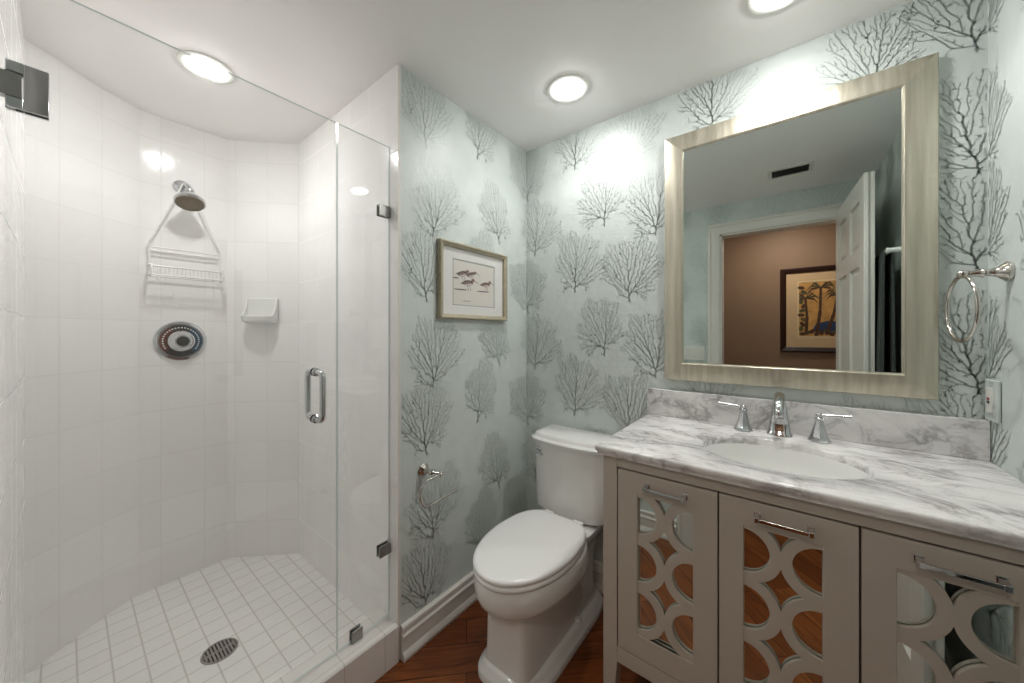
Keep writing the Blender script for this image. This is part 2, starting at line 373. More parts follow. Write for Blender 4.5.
# ---- shower walls: facets with tile UVs
TW, TH, ZG = 0.16, 0.2155, 0.2441
ZS = 0.055
path = [(0.0, YS), (-.93, YS), (-1.185, -1.095), (-1.185, -1.42), (-1.105, -1.535), (-1.0, -1.645), (-.935, YF), (0.0, YF)]
uvs = [(.684, .684 + .93/TW - .0), (0.0, 2.55), (.0, 2.1), (0, 1), (0, 1), (0, .7), (0, 5.9)]
uvs[0] = (-.05 - .0, None)
b = B(); nrm_out = []
for i, (p, q) in enumerate(zip(path, path[1:])):
    L = math.dist(p, q)
    if i == 0: ua, ub = (0.051 - 0.0) / TW * 1.0 - 0.32 + .0, None; ua = (0 - .051) / TW; ub = ua + L / TW
    elif i == 1: ua = 0.0; ub = ua + L / TW * 1.0
    elif i == 2: ua = .42; ub = ua + L / TW
    elif i in (3, 4): ua = 0.0; ub = 1.0
    elif i == 5: ua = 0.0; ub = .62
    else: ua = 0.0; ub = L / TW
    d = Vector((q[0]-p[0], q[1]-p[1], 0)).normalized(); nn = Vector((-d.y, d.x, 0))   # candidate inward
    mid = Vector(((p[0]+q[0])/2, (p[1]+q[1])/2, 0)); c = Vector((-.6, -1.28, 0))
    if (c - mid).dot(nn) < 0: nn = -nn
    nrm_out.append(nn)
    zb, zt = 0.0, C_H
    ids = [b.vert(t) for t in ((p[0], p[1], zb), (q[0], q[1], zb), (q[0], q[1], zt), (p[0], p[1], zt))]
    v0, v1 = (zb - ZG) / TH, (zt - ZG) / TH
    b.face(ids, 0, [(ua, v0), (ub, v0), (ub, v1), (ua, v1)])
# outer skin so the wall has thickness
outp = [(0.0, YS + .012), (-.97, YS + .05), (-1.285, -1.05), (-1.285, -1.46), (-1.18, -1.61), (-1.05, -1.74), (-.95, YF - .1), (0.0, YF - .1)]
oi = [(b.vert((x, y, 0)), b.vert((x, y, C_H))) for x, y in outp]
ii = [(b.vert((x, y, 0)), b.vert((x, y, C_H))) for x, y in path]
for k in range(len(outp) - 1): b.face((oi[k][0], oi[k][1], oi[k+1][1], oi[k+1][0]), 1)
for k in (0, len(outp) - 1): b.face((oi[k][0], oi[k][1], ii[k][1], ii[k][0]), 1)
struct('wall_shower', b, [M['tile'], M['trim']], smooth=False, fix=False)
# mosaic floor
b = B()
fp = [(-.10, YS)] + path[1:-1] + [(-.10, YF)]
ids = [b.vert((x, y, ZS)) for x, y in fp]
b.face(ids, 0, [(x / .0765 + .35, y / .0795 + .19) for x, y in fp])
lo = [b.vert((x, y, 0.0)) for x, y in fp]
for k in range(len(fp)): b.face((ids[k], lo[k], lo[(k+1) % len(fp)], ids[(k+1) % len(fp)]), 0, [(0, 0), (0, .2), (.2, .2), (.2, 0)])
struct('floor.002', b, M['floortile'], smooth=False, fix=False)
# curb
b = B()
zc = .143; cx0, cx1 = -.125, .004
prof = [(cx1, 0.0), (cx1, zc - .006), (cx1 - .006, zc), (cx0 + .008, zc + .002), (cx0, zc - .006), (cx0, 0.0)]
acc = 0; us = [(0.0), (.72), (.76), (1.6), (1.66), (2.3)]
for (p, q, ua, ub) in zip(prof, prof[1:], us, us[1:]):
    ids = [b.vert(t) for t in ((p[0], YF, p[1]), (q[0], YF, q[1]), (q[0], YS, q[1]), (p[0], YS, p[1]))]
    y0, y1 = (YF - YS) / .152 + .0, 0.0
    sh = .0
    b.face(ids, 0, [(y0 + .37, ua + .1), (y0 + .37, ub + .1), (y1 + .37, ub + .1), (y1 + .37, ua + .1)])
struct('trim_1', b, M['curbtile'], ang=20, fix=True)

# ---- mouldings
def baseboard(name, p, q, nrm, h=.133):
    d = Vector((q[0]-p[0], q[1]-p[1], 0)); nv = Vector((nrm[0], nrm[1], 0))
    pr = [(0, 0), (.024, 0), (.026, .012), (.021, .026), (.015, .034), (.015, .082), (.019, .088), (.019, .094), (.013, .100), (.012, .112), (.016, .118), (.015, .128), (.008, h), (0, h)]
    bb = B(); P = Vector((p[0], p[1], 0)); Q = Vector((q[0], q[1], 0))
    bb.loft([[P + nv*a + Vector((0, 0, z)) for a, z in pr], [Q + nv*a + Vector((0, 0, z)) for a, z in pr]])
    return struct(name, bb, M['trim'], ang=25)
baseboard('baseboard_left', (0.0012, YS + .01), (0.0012, -.0012), (1, 0))
baseboard('baseboard_back', (.0265, -.0012), (XR - .028, -.0012), (0, -1))
baseboard('baseboard_right', (XR - .0012, YF + .028), (XR - .0012, -.0265), (-1, 0))
baseboard('baseboard_front', (0.0055, YF + .0012), (DX0 - .092, YF + .0012), (0, 1))
# casing
def casing(name, y, s):
    bb = B(); w_ = .088
    pr = [(0, 0), (.0, .012), (.012, .016), (.06, .018), (.07, .024), (w_ - .004, .024), (w_, .018), (w_, 0)]
    def ring(cx, cz, dx, dz): return [(cx + dx*a, y + s*t, cz + dz*a) for a, t in pr]
    bb.loft([ring(DX0, 0, -1, 0), ring(DX0, DH, -1, 1), ring(DX1, DH, 1, 1), ring(DX1, 0, 1, 0)])
    return struct(name, bb, M['trim'], ang=25)
casing('trim_2', YF + .0012, 1)
struct('trim_3', B().box(DX0 - .001, DX0 + .012, YF - .12, YF, 0, DH).box(DX1 - .012, DX1 + .001, YF - .12, YF, 0, DH).box(DX0, DX1, YF - .12, YF, DH - .012, DH + .001), M['trim'])
# entry door leaf, open against the right side
def door_leaf():
    hx, hy = DX1 - .014, YF + .004; L = .75; th = .042; ang = math.radians(90 - 3.6)
    Mx = Matrix.Translation((hx, hy, 0)) @ Matrix.Rotation(ang, 4, 'Z')
    root = B(Mx); H0, H1 = .012, 2.09
    stile, rail = .10, .11
    root.box(0, L, -th*.18, th*.18 , H0, H1)
    xs = [(0, stile), (L/2 - .05, L/2 + .05), (L - stile, L)]
    zs = [(H0, .24), (.78, .93), (1.62, 1.72), (H1 - .115, H1)]
    for a, c in xs: root.box(a, c, -th/2, th/2, H0, H1)
    for a, c in zs: root.box(0.001, L - .001, -th/2 + .0002, th/2 - .0002, a, c)
    o = root.build('door_1', M['trim'], smooth=False, bevel=.003); o['kind'] = 'structure'
    for (xa, xb) in ((stile, L/2 - .05), (L/2 + .05, L - stile)):
        for (za, zb) in ((.24, .78), (.93, 1.62), (1.72, H1 - .115)):
            p = B(Mx)
            for s in (-1, 1):
                g, t1 = .012, th*.18
                p.loft([[(x_, s*(t1 - .001), z_) for x_, z_ in ((xa+g, za+g), (xb-g, za+g), (xb-g, zb-g), (xa+g, zb-g))],
                        [(x_, s*(t1 + .006), z_) for x_, z_ in ((xa+g+.022, za+g+.022), (xb-g-.022, za+g+.022), (xb-g-.022, zb-g-.022), (xa+g+.022, zb-g-.022))]])
            p.build('door_panel', M['trim'], o, smooth=False)
    k = B(Mx)
    for s in (-1, 1): k.lathe([(.03, .0), (.03, .006), (.011, .01), (.011, .032), (.024, .042), (.028, .055), (.02, .068), (.004, .072)], (L - .06, s*th/2, .98), (0, s, 0), 20)
    k.build('door_knob', M['nickel'], o)
door_leaf()

# ------------------------------------------------------------------ ceiling downlights
lab = ['round recessed ceiling downlight nearest the corner above the toilet', 'round recessed ceiling downlight above the mirror, cut by the top edge of the photo', 'round recessed ceiling downlight inside the shower, over the tiled floor']
root0 = None
for i, (lx, ly) in enumerate(LIGHTS):
    if i == 0:
        r_ = thing('ceiling_downlight', (lx, ly, C_H), lab[0], 'ceiling light', 'recessed downlights in the ceiling')
        t = B(); t.lathe([(.088, -.0005), (.087, -.0028), (.080, -.0038), (.060, -.0032), (.0535, -.0022), (.0535, -.0006)], (lx, ly, C_H), seg=48, caps=(False, False))
        t.build('trim_ring', M['whiteplastic'], r_)
        l_ = B().lathe([(.0001, -.0150), (.02, -.0146), (.034, -.0132), (.044, -.0108), (.050, -.0070), (.0530, -.0025)], (lx, ly, C_H), seg=48, caps=(True, False)); l_.build('lens', M['lens'], r_, fix=False)
        root0 = r_
    else:
        r_ = copy_tree(root0); r_.location = (lx, ly, C_H); r_['label'] = lab[i]
        if i == 2:
            lo_ = [c for c in bpy.data.objects if c.parent == r_ and c.name.startswith('lens')][0]; lo_.data = lo_.data.copy(); lo_.data.materials[0] = M['showerlens']
    sd = bpy.data.lights.new('downlight_lamp', 'SPOT'); sd.energy = DOWNLIGHT_W; sd.spot_size = math.radians(136); sd.spot_blend = 0.42; sd.shadow_soft_size = .045
    sd.color = (1.0, .98, .955)
    if i == 2: sd.spot_size = math.radians(172); sd.spot_blend = .5; sd.energy = DOWNLIGHT_W * .45
    so = bpy.data.objects.new('downlight_lamp', sd); COL.objects.link(so); so.location = (0, 0, -.024); so.parent = r_
hl = thing('hallway_fill_lamp', (1.15, -2.4, 2.45), 'unseen flush ceiling lamp added as fill in the hallway beyond the open doorway', 'ceiling light')  # out-of-view lamp, added as warm fill through the doorway
B().lathe([(.15, 0), (.15, -.02), (.0001, -.021)], (1.15, -2.4, 2.45), seg=40, caps=(True, False)).build('base', M['whiteplastic'], hl)
B().lathe([(.14, -.0215), (.13, -.05), (.08, -.075), (.0001, -.08)], (1.15, -2.4, 2.45), seg=40, caps=(False, False)).build('shade', M['halllens'], hl)
ad = bpy.data.lights.new('hall_fill', 'AREA'); ad.shape = 'DISK'; ad.size = .26; ad.energy = HALL_W; ad.color = (1.0, .90, .82)
ao = bpy.data.objects.new('hall_fill', ad); COL.objects.link(ao); ao.location = (0, 0, -.09); ao.parent = hl

# ------------------------------------------------------------------ shower glass
ZB, ZT = zc + .008, 1.998
def pane(y0, y1, parent, name='glass_panel'):
    t = .0032; bb = B(); x0, x1 = XG - t, XG + t
    bb.box(x0, x1, y0, y1, ZB, ZT)
    for k, f in enumerate(bb.f): bb.mi[k] = 1
    bb.mi[3] = 0; bb.mi[5] = 0      # the two large faces
    bb.M = Matrix.Identity(4)
    return bb.build(name, [M['glass'], M['glassedge']], parent, smooth=False)
sd_ = thing('shower_door', (XG, -1.375, ZB), 'frameless clear glass shower door with chrome pull handle, hinged at left', 'shower door')
pane(-1.706, -1.0455, sd_)
pn = thing('shower_glass_panel', (XG, -.94, ZB), 'narrow fixed clear glass panel beside the shower door, clipped to the tiled wall', 'glass panel')
pane(-1.0415, -.8415, pn)
# pull handle both sides
h = B(); yh, z0, z1 = -1.116, .978, 1.134
for s in (1, -1):
    xo = XG + s * .056; xi = XG + s * .006; r = .02
    pts = [(xi, yh, z1)]
    for k in range(7): a = k/6*PI/2; pts.append((xo - s*r + s*r*math.sin(a), yh, z1 - r + r*math.cos(a)))
    for k in range(7): a = k/6*PI/2; pts.append((xo - s*r + s*r*math.cos(a), yh, z0 + r - r*math.sin(a)))
    pts.append((xi, yh, z0)); h.tube(pts, .0095, 16)
    for z in (z0, z1): h.lathe([(.014, 0), (.014, .006), (.0105, .009)], (XG + s*.0055, yh, z), (s, 0, 0), 20)
h.build('pull_handle', M['chrome'], sd_)
for zz in (1.768, .36):
    g = B(); y0_, y1_ = -1.7055, -1.652
    for s in (1, -1):
        xa, xb = sorted((XG + s*.0055, XG + s*.0125))
        g.box(xa, xb, -1.684, y1_, zz - .047, zz + .047).box(xa, xb, y0_, -1.684, zz + .026, zz + .047).box(xa, xb, y0_, -1.684, zz - .047, zz - .026)
    hg = g.build('hinge', M['chrome'], sd_, smooth=False, bevel=.0015)
    k = B().box(XG - .011, XG + .011, -1.714, -1.686, zz - .024, zz + .024); k.tube([(XG, -1.7, zz - .047), (XG, -1.7, zz + .047)], .006, 12)
    k.build('hinge_block', M['steel'], hg, smooth=False, bevel=.001)
def clip(y0, y1, z0, z1, wall=None):
    c = B()
    for s in (1, -1):
        xa, xb = sorted((XG + s*.0055, XG + s*.012)); c.box(xa, xb, y0, y1, z0, z1)
    if wall == 'y': c.box(XG - .011, XG + .011, y1 - .004, y1 + .0015, z0, z1)
    if wall == 'z': c.box(XG - .011, XG + .011, y0, y1, z0 - .002, z0 + .007)
    c.build('clip', M['steel'], pn, smooth=False, bevel=.0012)
clip(-.888, -.842, 1.716, 1.760, 'y'); clip(-.888, -.842, .398, .442, 'y'); clip(-.995, -.955, zc + .003, zc + .043, 'z')

# ------------------------------------------------------------------ shower fittings
XW = -1.185
hd = thing('overhead_shower', (XW, -1.274, 1.985), 'chrome shower head on a short arm, high on the curved tile wall', 'shower head')
B().lathe([(.033, .0005), (.033, .004), (.026, .011), (.014, .016)], (XW, -1.274, 1.985), (1, 0, 0), 28).build('flange', M['chrome'], hd)
arm = [(XW + .01 + .085*t, -1.274 + .014*t, 1.985 + .012*math.sin(t*PI*.9) - .040*t*t) for t in [k/10 for k in range(11)]]
B().tube(arm, .0105, 16).build('arm', M['chrome'], hd)
ax = Vector((.42, -.06, -.92)).normalized(); hp = Vector(arm[-1])
B().ball(hp, .017).lathe([(.014, .0), (.016, .012), (.024, .020), (.036, .036), (.052, .056), (.058, .064), (.058, .074), (.054, .077)], hp, ax, 36).build('head', M['chrome'], hd)
fc = B().lathe([(.0535, .0768), (.051, .0800), (.02, .0835), (.0001, .084)], hp, ax, 36, caps=(False, False))
u_ = ax.orthogonal().normalized(); v_ = ax.cross(u_)
for R, nn in ((.044, 20), (.033, 15), (.022, 10), (.010, 5)):
    for k in range(nn):
        a = 2*PI*k/nn; fc.lathe([(.003, 0), (.0022, .003)], hp + ax*.0800 + (u_*math.cos(a) + v_*math.sin(a))*R, ax, 6, mi=1)
fc.build('spray_face', [M['faceplate'], M['dark']], hd)
# caddy
cdy = thing('shower_caddy', (XW + .05, -1.262, 1.56), 'white wire shower caddy hanging from the shower head arm', 'shower caddy')
cw = B(); r = .0038; xw = XW + .022; yc = -1.262
A0 = (-1.135, yc, 2.002)
yl, yr_ = yc - .128, yc + .132
for s, yy in ((-1, yl), (1, yr_)):
    cw.tube([(-1.135, yc, 2.0), (-1.135, yc + s*.018, 1.985), (xw + .012, yc + s*.045, 1.90), (xw, yy, 1.685), (xw, yy, 1.54), (xw + .004, yy, 1.53), (xw + .07, yy, 1.53), (xw + .074, yy, 1.54), (xw + .074, yy, 1.57), (xw + .07, yy, 1.577), (xw, yy, 1.577)], r, 8)
for z in (1.668, 1.650): cw.tube([(xw, yl, z), (xw, yr_, z)], r*.9, 8)
cw.tube([(xw + .074, yl, 1.57), (xw + .074, yr_, 1.57)], r, 8).tube([(xw + .07, yl, 1.53), (xw + .07, yr_, 1.53)], r, 8).tube([(xw, yl, 1.53), (xw, yr_, 1.53)], r, 8)
cw.build('wire_frame', M['caddy'], cdy)
sh = B()
for k in range(1, 9): y = yl + (yr_ - yl)*k/9; sh.tube([(xw, y, 1.577), (xw, y, 1.533), (xw + .07, y, 1.533), (xw + .074, y, 1.568)], .0018, 6)
sh.build('shelf_wires', M['caddy'], cdy)
for y in (yl + .02, yr_ - .03):
    hk = B().tube([(xw + .07, y, 1.53), (xw + .07, y, 1.51), (xw + .074, y + .012, 1.502), (xw + .07, y + .024, 1.51), (xw + .07, y + .026, 1.52)], .0026, 8); hk.build('razor_hook', M['caddy'], cdy)

# valve
vy, vz = -1.278, 1.223
vl = thing('shower_valve', (XW, vy, vz), 'round chrome shower control with red to blue temperature ring', 'shower valve')
B().lathe([(.097, .0005), (.097, .006), (.093, .011), (.084, .013), (.082, .010), (.078, .010)], (XW, vy, vz), (1, 0, 0), 56, caps=(True, True)).build('escutcheon', M['chrome'], vl)
dial = B(); seg = 60; R0, R1 = .049, .079
red, blu, blk = simple('dial_red', rgb(92, 50, 42), .35), simple('dial_blue', rgb(28, 66, 90), .35), simple('dial_black', rgb(40, 38, 40), .35)
whd = simple('dial_white', rgb(235, 235, 230), .4)
for k in range(seg):
    a0, a1 = 2*PI*k/seg, 2*PI*(k+1)/seg; am = (a0 + a1)/2
    # angle measured from up; +y is photo-right
    d = math.degrees(am); d = d - 360 if d > 180 else d
    mi = 0 if -135 < d < -30 else (1 if 30 < d < 140 else 2)
    P = lambda R, a, x=.0115: (XW + x, vy + R*math.sin(a), vz + R*math.cos(a))
    dial.face([dial.vert(p) for p in (P(R0, a0), P(R0, a1), P(R1, a1), P(R1, a0))], mi)
for k in range(-12, 13):
    a = math.radians(k * 10.2 + 2); dial.lathe([(.0034, 0), (.0034, .0012)], (XW + .0115, vy + .066*math.sin(a), vz + .066*math.cos(a)), (1, 0, 0), 8, mi=3)
dial.build('temperature_ring', [red, blu, blk, whd], vl, smooth=False)
kn = B().lathe([(.049, .010), (.052, .016), (.05, .026), (.042, .032), (.036, .05), (.03, .056), (.024, .0565)], (XW, vy, vz), (1, 0, 0), 40)
ko = kn.build('knob', M['chrome'], vl)
B().lathe([(.024, .0566), (.022, .06), (.0001, .061)], (XW, vy, vz), (1, 0, 0), 32, caps=(False, False)).build('knob_cap', M['dark'], ko)
# soap dish on the diagonal wall
dn = Vector((YS + 1.095, -(-.93 + 1.185), 0)).normalized(); dn = Vector((.7, -.714, 0)).normalized(); dt = Vector((.714, .7, 0)).normalized()
sc_ = Vector((-1.058, -.968, 1.315))
Md = Matrix(((dt.x, dn.x, 0, sc_.x), (dt.y, dn.y, 0, sc_.y), (0, 0, 1, sc_.z), (0, 0, 0, 1)))
dsh = thing('soap_dish', sc_, 'white ceramic soap dish fixed to the shower tiles right of the control', 'soap dish')
b = B(Md); b.box(-.08, .08, .0015, .012, .0, .135); b.build('back_plate', M['porcelain'], dsh, bevel=.005, bseg=3)
b = B(Md); out, inn = [], []
for k in range(25):
    a = PI*k/24; cx_, sy = math.cos(a), math.sin(a)
    out.append((abs(cx_)**.55*.08*(1 if cx_ > 0 else -1), .012 + .082*sy**.7))
rings = [[(x*.86, .006 + (y - .006)*.72, 0.0) for x, y in out], [(x*.97, .006 + (y - .006)*.94, .012) for x, y in out], [(x, y, .034) for x, y in out], [(x*.97, .006 + (y-.006)*.96, .038) for x, y in out],
         [(x*.9, .006 + (y-.006)*.9, .034) for x, y in out], [(x*.82, .006 + (y-.006)*.8, .014) for x, y in out]]
b.loft(rings); b.build('tray', M['porcelain'], dsh)
for s in (-1, 1):
    b = B(Md); b.loft([[(s*.0795, .008, .03), (s*.0795, .008, .132), (s*.0795, .016, .13), (s*.0795, .024, .09), (s*.0795, .045, .05), (s*.0795, .07, .034)],
            [(s*.070, .008, .03), (s*.070, .008, .132), (s*.070, .016, .13), (s*.070, .024, .09), (s*.070, .045, .05), (s*.070, .07, .034)]]); b.build('side_wing', M['porcelain'], dsh, bevel=.002)

# drain
dr = thing('floor_drain', (-.517, -1.268, ZS), 'round slotted metal drain in the shower floor', 'drain')
B().lathe([(.0565, .0005), (.055, .003), (.050, .0035), (.050, .0012)], (-.517, -1.268, ZS), seg=40, caps=(True, True)).build('rim', M['drain'], dr)
g = B().lathe([(.0001, .0018), (.0495, .0018)], (-.517, -1.268, ZS), seg=40, caps=(False, False), mi=1)
for k in range(-4, 5):
    x = k * .0105; hw_ = math.sqrt(max(0, .05**2 - (abs(x)+.003)**2))
    g.box(-.517 - hw_, -.517 + hw_, -1.268 + x - .003, -1.268 + x + .003, ZS + .002, ZS + .0042)
g.box(-.521, -.513, -1.316, -1.220, ZS + .0021, ZS + .0044)
g.build('grate', [M['drain'], M['dark']], dr, smooth=False)

# ------------------------------------------------------------------ toilet
TX = .378
tl = thing('toilet', (TX, -.38, 0), 'white two piece porcelain toilet with closed lid between corner and vanity', 'toilet')
def egg(z, yb, yf, hw, nb=3.2, nf=2.1, seg=64, tx=TX, tap=0.0):
    """yb back, yf front (more negative); widest point two fifths from the back"""
    ym = yb + (yf - yb) * .42; pts = []
    for k in range(seg):
        a = 2*PI*k/seg; c, s = math.cos(a), math.sin(a)
        n = nf if s < 0 else nb
        x = hw * math.copysign(abs(c)**(2/n), c)
        q = math.copysign(abs(s)**(2/n), s)
        y = ym + (abs(yf - ym) if s < 0 else abs(yb - ym)) * q
        if q > 0: x *= 1 - tap * q * q
        pts.append((tx + x, y, z))
    return pts
bw = B().loft([egg(.030, -.16, -.672, .106, 5, 9), egg(.10, -.16, -.664, .098, 5, 9), egg(.20, -.17, -.664, .095, 5, 9), egg(.286, -.18, -.668, .097, 5, 6), egg(.274, -.18, -.674, .102, 5, 5),
               egg(.292, -.20, -.692, .124, 3.6, 3), egg(.295, -.215, -.712, .150, 3, 2.5), egg(.300, -.23, -.730, .168, 2.8, 2.2), egg(.311, -.238, -.741, .178, 2.8, 2.1), egg(.331, -.243, -.747, .182, 2.8, 2.1), egg(.355, -.245, -.749, .184, 2.8, 2.1),
               egg(.388, -.245, -.749, .184, 2.8, 2.1), egg(.398, -.247, -.744, .180, 2.8, 2.1)], caps=(True, True))
bw.build('bowl', M['porcelain'], tl, ang=42)
def rr(x0, x1, y0, y1, z, r, n=6):
    pts = []
    for cx_, cy_, a0 in ((x1 - r, y1 - r, 0), (x0 + r, y1 - r, 90), (x0 + r, y0 + r, 180), (x1 - r, y0 + r, 270)):
        for k in range(n + 1): a = math.radians(a0 + 90*k/n); pts.append((cx_ + r*math.cos(a), cy_ + r*math.sin(a), z))
    return pts
ft = B().loft([egg(.0005, -.045, -.700, .142, 5, 5), egg(.024, -.045, -.700, .142, 5, 5), egg(.030, -.048, -.696, .138, 5, 5), egg(.036, -.052, -.688, .128, 5, 5), egg(.048, -.056, -.684, .124, 5, 5), egg(.056, -.06, -.672, .110, 5, 6)], caps=(True, True))
ft.build('foot', M['porcelain'], tl, ang=50)
tp = B().loft([rr(TX-.085, TX+.085, -.46, -.06, .038, .04), rr(TX-.08, TX+.08, -.45, -.065, .15, .04), rr(TX-.085, TX+.085, -.40, -.06, .26, .04), rr(TX-.11, TX+.11, -.34, -.035, .34, .04), rr(TX-.14, TX+.14, -.31, -.03, .375, .04), rr(TX-.145, TX+.145, -.30, -.03, .405, .04)])
tp.build('trapway_deck', M['porcelain'], tl, ang=60)
for s in (-1, 1): B().lathe([(.016, 0), (.0155, .008), (.011, .014), (.0001, .016)], (TX + s*.107, -.30, .053), seg=20, caps=(True, False)).build('bolt_cap', M['porcelain'], tl)
st = B().loft([egg(.401, -.262, -.752, .176, 5, 2.1, tap=.24), egg(.406, -.26, -.757, .179, 5, 2.1, tap=.24), egg(.418, -.26, -.757, .179, 5, 2.1, tap=.24), egg(.4215, -.262, -.753, .175, 5, 2.1, tap=.24)])
st.build('seat', M['seat'], tl, ang=60)
ld = B().loft([egg(.4235, -.255, -.754, .177, 5, 2.1, tap=.24), egg(.428, -.253, -.758, .180, 5, 2.1, tap=.24), egg(.437, -.253, -.758, .180, 5, 2.1, tap=.24), egg(.443, -.257, -.752, .175, 5, 2.1, tap=.24), egg(.4445, -.268, -.738, .163, 5, 2.1, tap=.24),
               egg(.4465, -.32, -.66, .11, 5, 2.1, tap=.24), egg(.447, -.42, -.55, .04, 5, 2.1, tap=.24)])
ld.build('lid', M['seat'], tl, ang=60)
for s in (-1, 1): B().box(TX + s*.075 - .024, TX + s*.075 + .024, -.252, -.226, .404, .434).build('hinge_cap', M['seat'], tl, bevel=.006, bseg=3)
def tank_ring(z, hw, yf, bow, yb=-.03, n=14):
    pts = [(TX + hw, yb, z)]
    pts.append((TX - hw, yb, z))
    for k in range(n + 1):
        t = -1 + 2*k/n; e = 1 - abs(t)**6
        pts.append((TX + hw*t, yf + (.018 if abs(t) > .999 else 0) - bow*(1 - t*t), z))
    return pts
def tank_bottom(z, dz, hw, yf, bow): return [(x, y, zz - dz*(1 - ((x - TX)/hw)**2) * (1 if y < -.15 else .5)) for x, y, zz in tank_ring(z, hw, yf, bow)]
tk = B().loft([tank_bottom(.418, .014, .168, -.182, .02), tank_bottom(.430, .016, .180, -.196, .024), tank_ring(.50, .184, -.198, .026), tank_ring(.735, .190, -.200, .028)])
tk.build('tank', M['porcelain'], tl, ang=50, bevel=.004)
tlid = B().loft([tank_ring(.7355, .191, -.202, .028), tank_ring(.738, .199, -.212, .030, -.02), tank_ring(.752, .201, -.215, .030, -.018), tank_ring(.757, .198, -.211, .030, -.02), tank_ring(.761, .190, -.199, .028, -.026), tank_ring(.775, .186, -.193, .027, -.03), tank_ring(.779, .180, -.186, .026, -.036)])
tlid.build('tank_lid', M['porcelain'], tl, ang=40)
fl = B().lathe([(.017, 0), (.017, .005), (.010, .008), (.010, .016)], (TX - .150, -.212, .695), (0, -1, 0), 20)
fl.tube([(TX - .150, -.227, .695), (TX - .128, -.236, .693), (TX - .112, -.240, .689)], [.0075, .006, .0075], 10)
fl.build('flush_lever', M['chrome'], tl)
B().tube([(TX - .13, -.07, .428), (TX - .155, -.055, .36), (TX - .165, -.04, .25), (TX - .15, -.035, .17), (TX - .14, -.028, .155)], .006, 10).lathe([(.022, 0), (.02, .004), (.01, .02)], (TX - .14, -.0275, .155), (0, -1, 0), 16).build('water_supply', M['steel'], tl)

# ------------------------------------------------------------------ vanity
VX0, VX1, VY = .706, XR - .004, -.546
vn = thing('vanity_cabinet', (1.167, -.28, 0), 'grey beige bathroom vanity cabinet with mirrored circle fretwork doors', 'vanity cabinet')
cb = B().box(VX0 + .006, VX0 + .022, VY + .024, -.030, .225, .868).box(VX1 - .022, VX1 - .006, VY + .024, -.030, .225, .868)   # open-topped carcass
cb.box(VX0 + .006, VX1 - .006, -.044, -.030, .225, .868).box(VX0 + .006, VX1 - .006, VY + .024, -.030, .225, .241).box(VX0 + .006, VX1 - .006, VY + .024, VY + .030, .225, .868)
cb.box(VX0 + .04, VX1 - .04, VY + .0015, VY + .026, .8385, .866)          # top rail
cb.box(VX0 + .04, VX1 - .04, VY + .0015, VY + .026, .217, .266)          # bottom rail
cb.build('body', M['cab'], vn, smooth=False, bevel=.001)
gp = B().box(VX0 + .046, VX1 - .046, VY + .019, VY + .0245, .264, .84); gp.build('door_recess', M['gap'], vn, smooth=False)
for (x0, x1, y0, y1, sx, sy) in ((VX0, .752, VY, VY + .046, 1, 1), (1.584, VX1, VY, VY + .046, -1, 1), (VX0, .752, -.075, -.029, 1, -1), (1.584, VX1, -.075, -.029, -1, -1)):
    lg = B(); q = lambda a0, a1, b0, b1, z: [(a0, b0, z), (a1, b0, z), (a1, b1, z), (a0, b1, z)]
    xi0, xi1 = (x0, x1 - .016) if sx > 0 else (x0 + .016, x1)
    yi0, yi1 = (y0, y1 - .012) if sy > 0 else (y0 + .012, y1)
    lg.loft([q(xi0, xi1, yi0, yi1, .0005), q(x0, x1, y0, y1, .217), q(x0, x1, y0, y1, .869)])
    lg.build('leg', M['cab'], vn, smooth=False, bevel=.0012)
PZ, R_IN, R_OUT = .1462, .0555, .0800
def hole_polys(x0, x1, z0, z1):
    polys = []; xc = (x0 + x1)/2; ovl = .004
    c0 = .7035
    def arc(cx_, cz, r, a0, a1, n=20): return [(cx_ + r*math.cos(a0 + (a1-a0)*k/n), cz + r*math.sin(a0 + (a1-a0)*k/n)) for k in range(n+1)]
    def clipz(p):
        for zlim, sgn in ((z0, 1), (z1, -1)):
            o = []
            for i in range(len(p)):
                a, c = p[i], p[(i+1) % len(p)]; ia, ic = (a[1]-zlim)*sgn >= 0, (c[1]-zlim)*sgn >= 0
                if ia: o.append(a)
                if ia != ic: t = (zlim - a[1])/(c[1]-a[1]); o.append((a[0] + t*(c[0]-a[0]), zlim))
            p = o
            if not p: return None
        return p
    for k in range(-5, 3):
        cz = c0 + k*PZ
        for cx_, a0, a1 in ((x0, -PI/2, PI/2), (x1, PI/2, 3*PI/2)):
            e = -ovl if cx_ == x0 else ovl
            p = arc(cx_, cz, R_IN, a0, a1); p = [(cx_ + e, p[0][1])] + p + [(cx_ + e, p[-1][1])]
            p = clipz(p)
            if p and len(p) > 3 and max(t[1] for t in p) - min(t[1] for t in p) > .012: polys.append(p)
        # diamond centred between circles: bounded by four outer arcs
        dz = cz + PZ/2; hd_ = R_OUT; hx = (x1 - x0)/2
        # top vertex on centre line
        tz = math.sqrt(max(0, hd_**2 - hx**2)); lx = math.sqrt(hd_**2 - (PZ/2)**2)
        top = (xc, cz + PZ - tz); bot = (xc, cz + tz); lft = (x0 + lx, dz); rgt = (x1 - lx, dz)
        def seg(cxx, czz, p, q, n=8):
            a0 = math.atan2(p[1]-czz, p[0]-cxx); a1 = math.atan2(q[1]-czz, q[0]-cxx)
            while a1 - a0 > PI: a1 -= 2*PI
            while a0 - a1 > PI: a1 += 2*PI
            return arc(cxx, czz, hd_, a0, a1, n)[:-1]
        p = seg(x1, cz + PZ, top, rgt) + seg(x1, cz, rgt, bot) + seg(x0, cz, bot, lft) + seg(x0, cz + PZ, lft, top)
        p = clipz(p)
        if p and len(p) > 3 and max(t[1] for t in p) - min(t[1] for t in p) > .012: polys.append(p)
    return polys
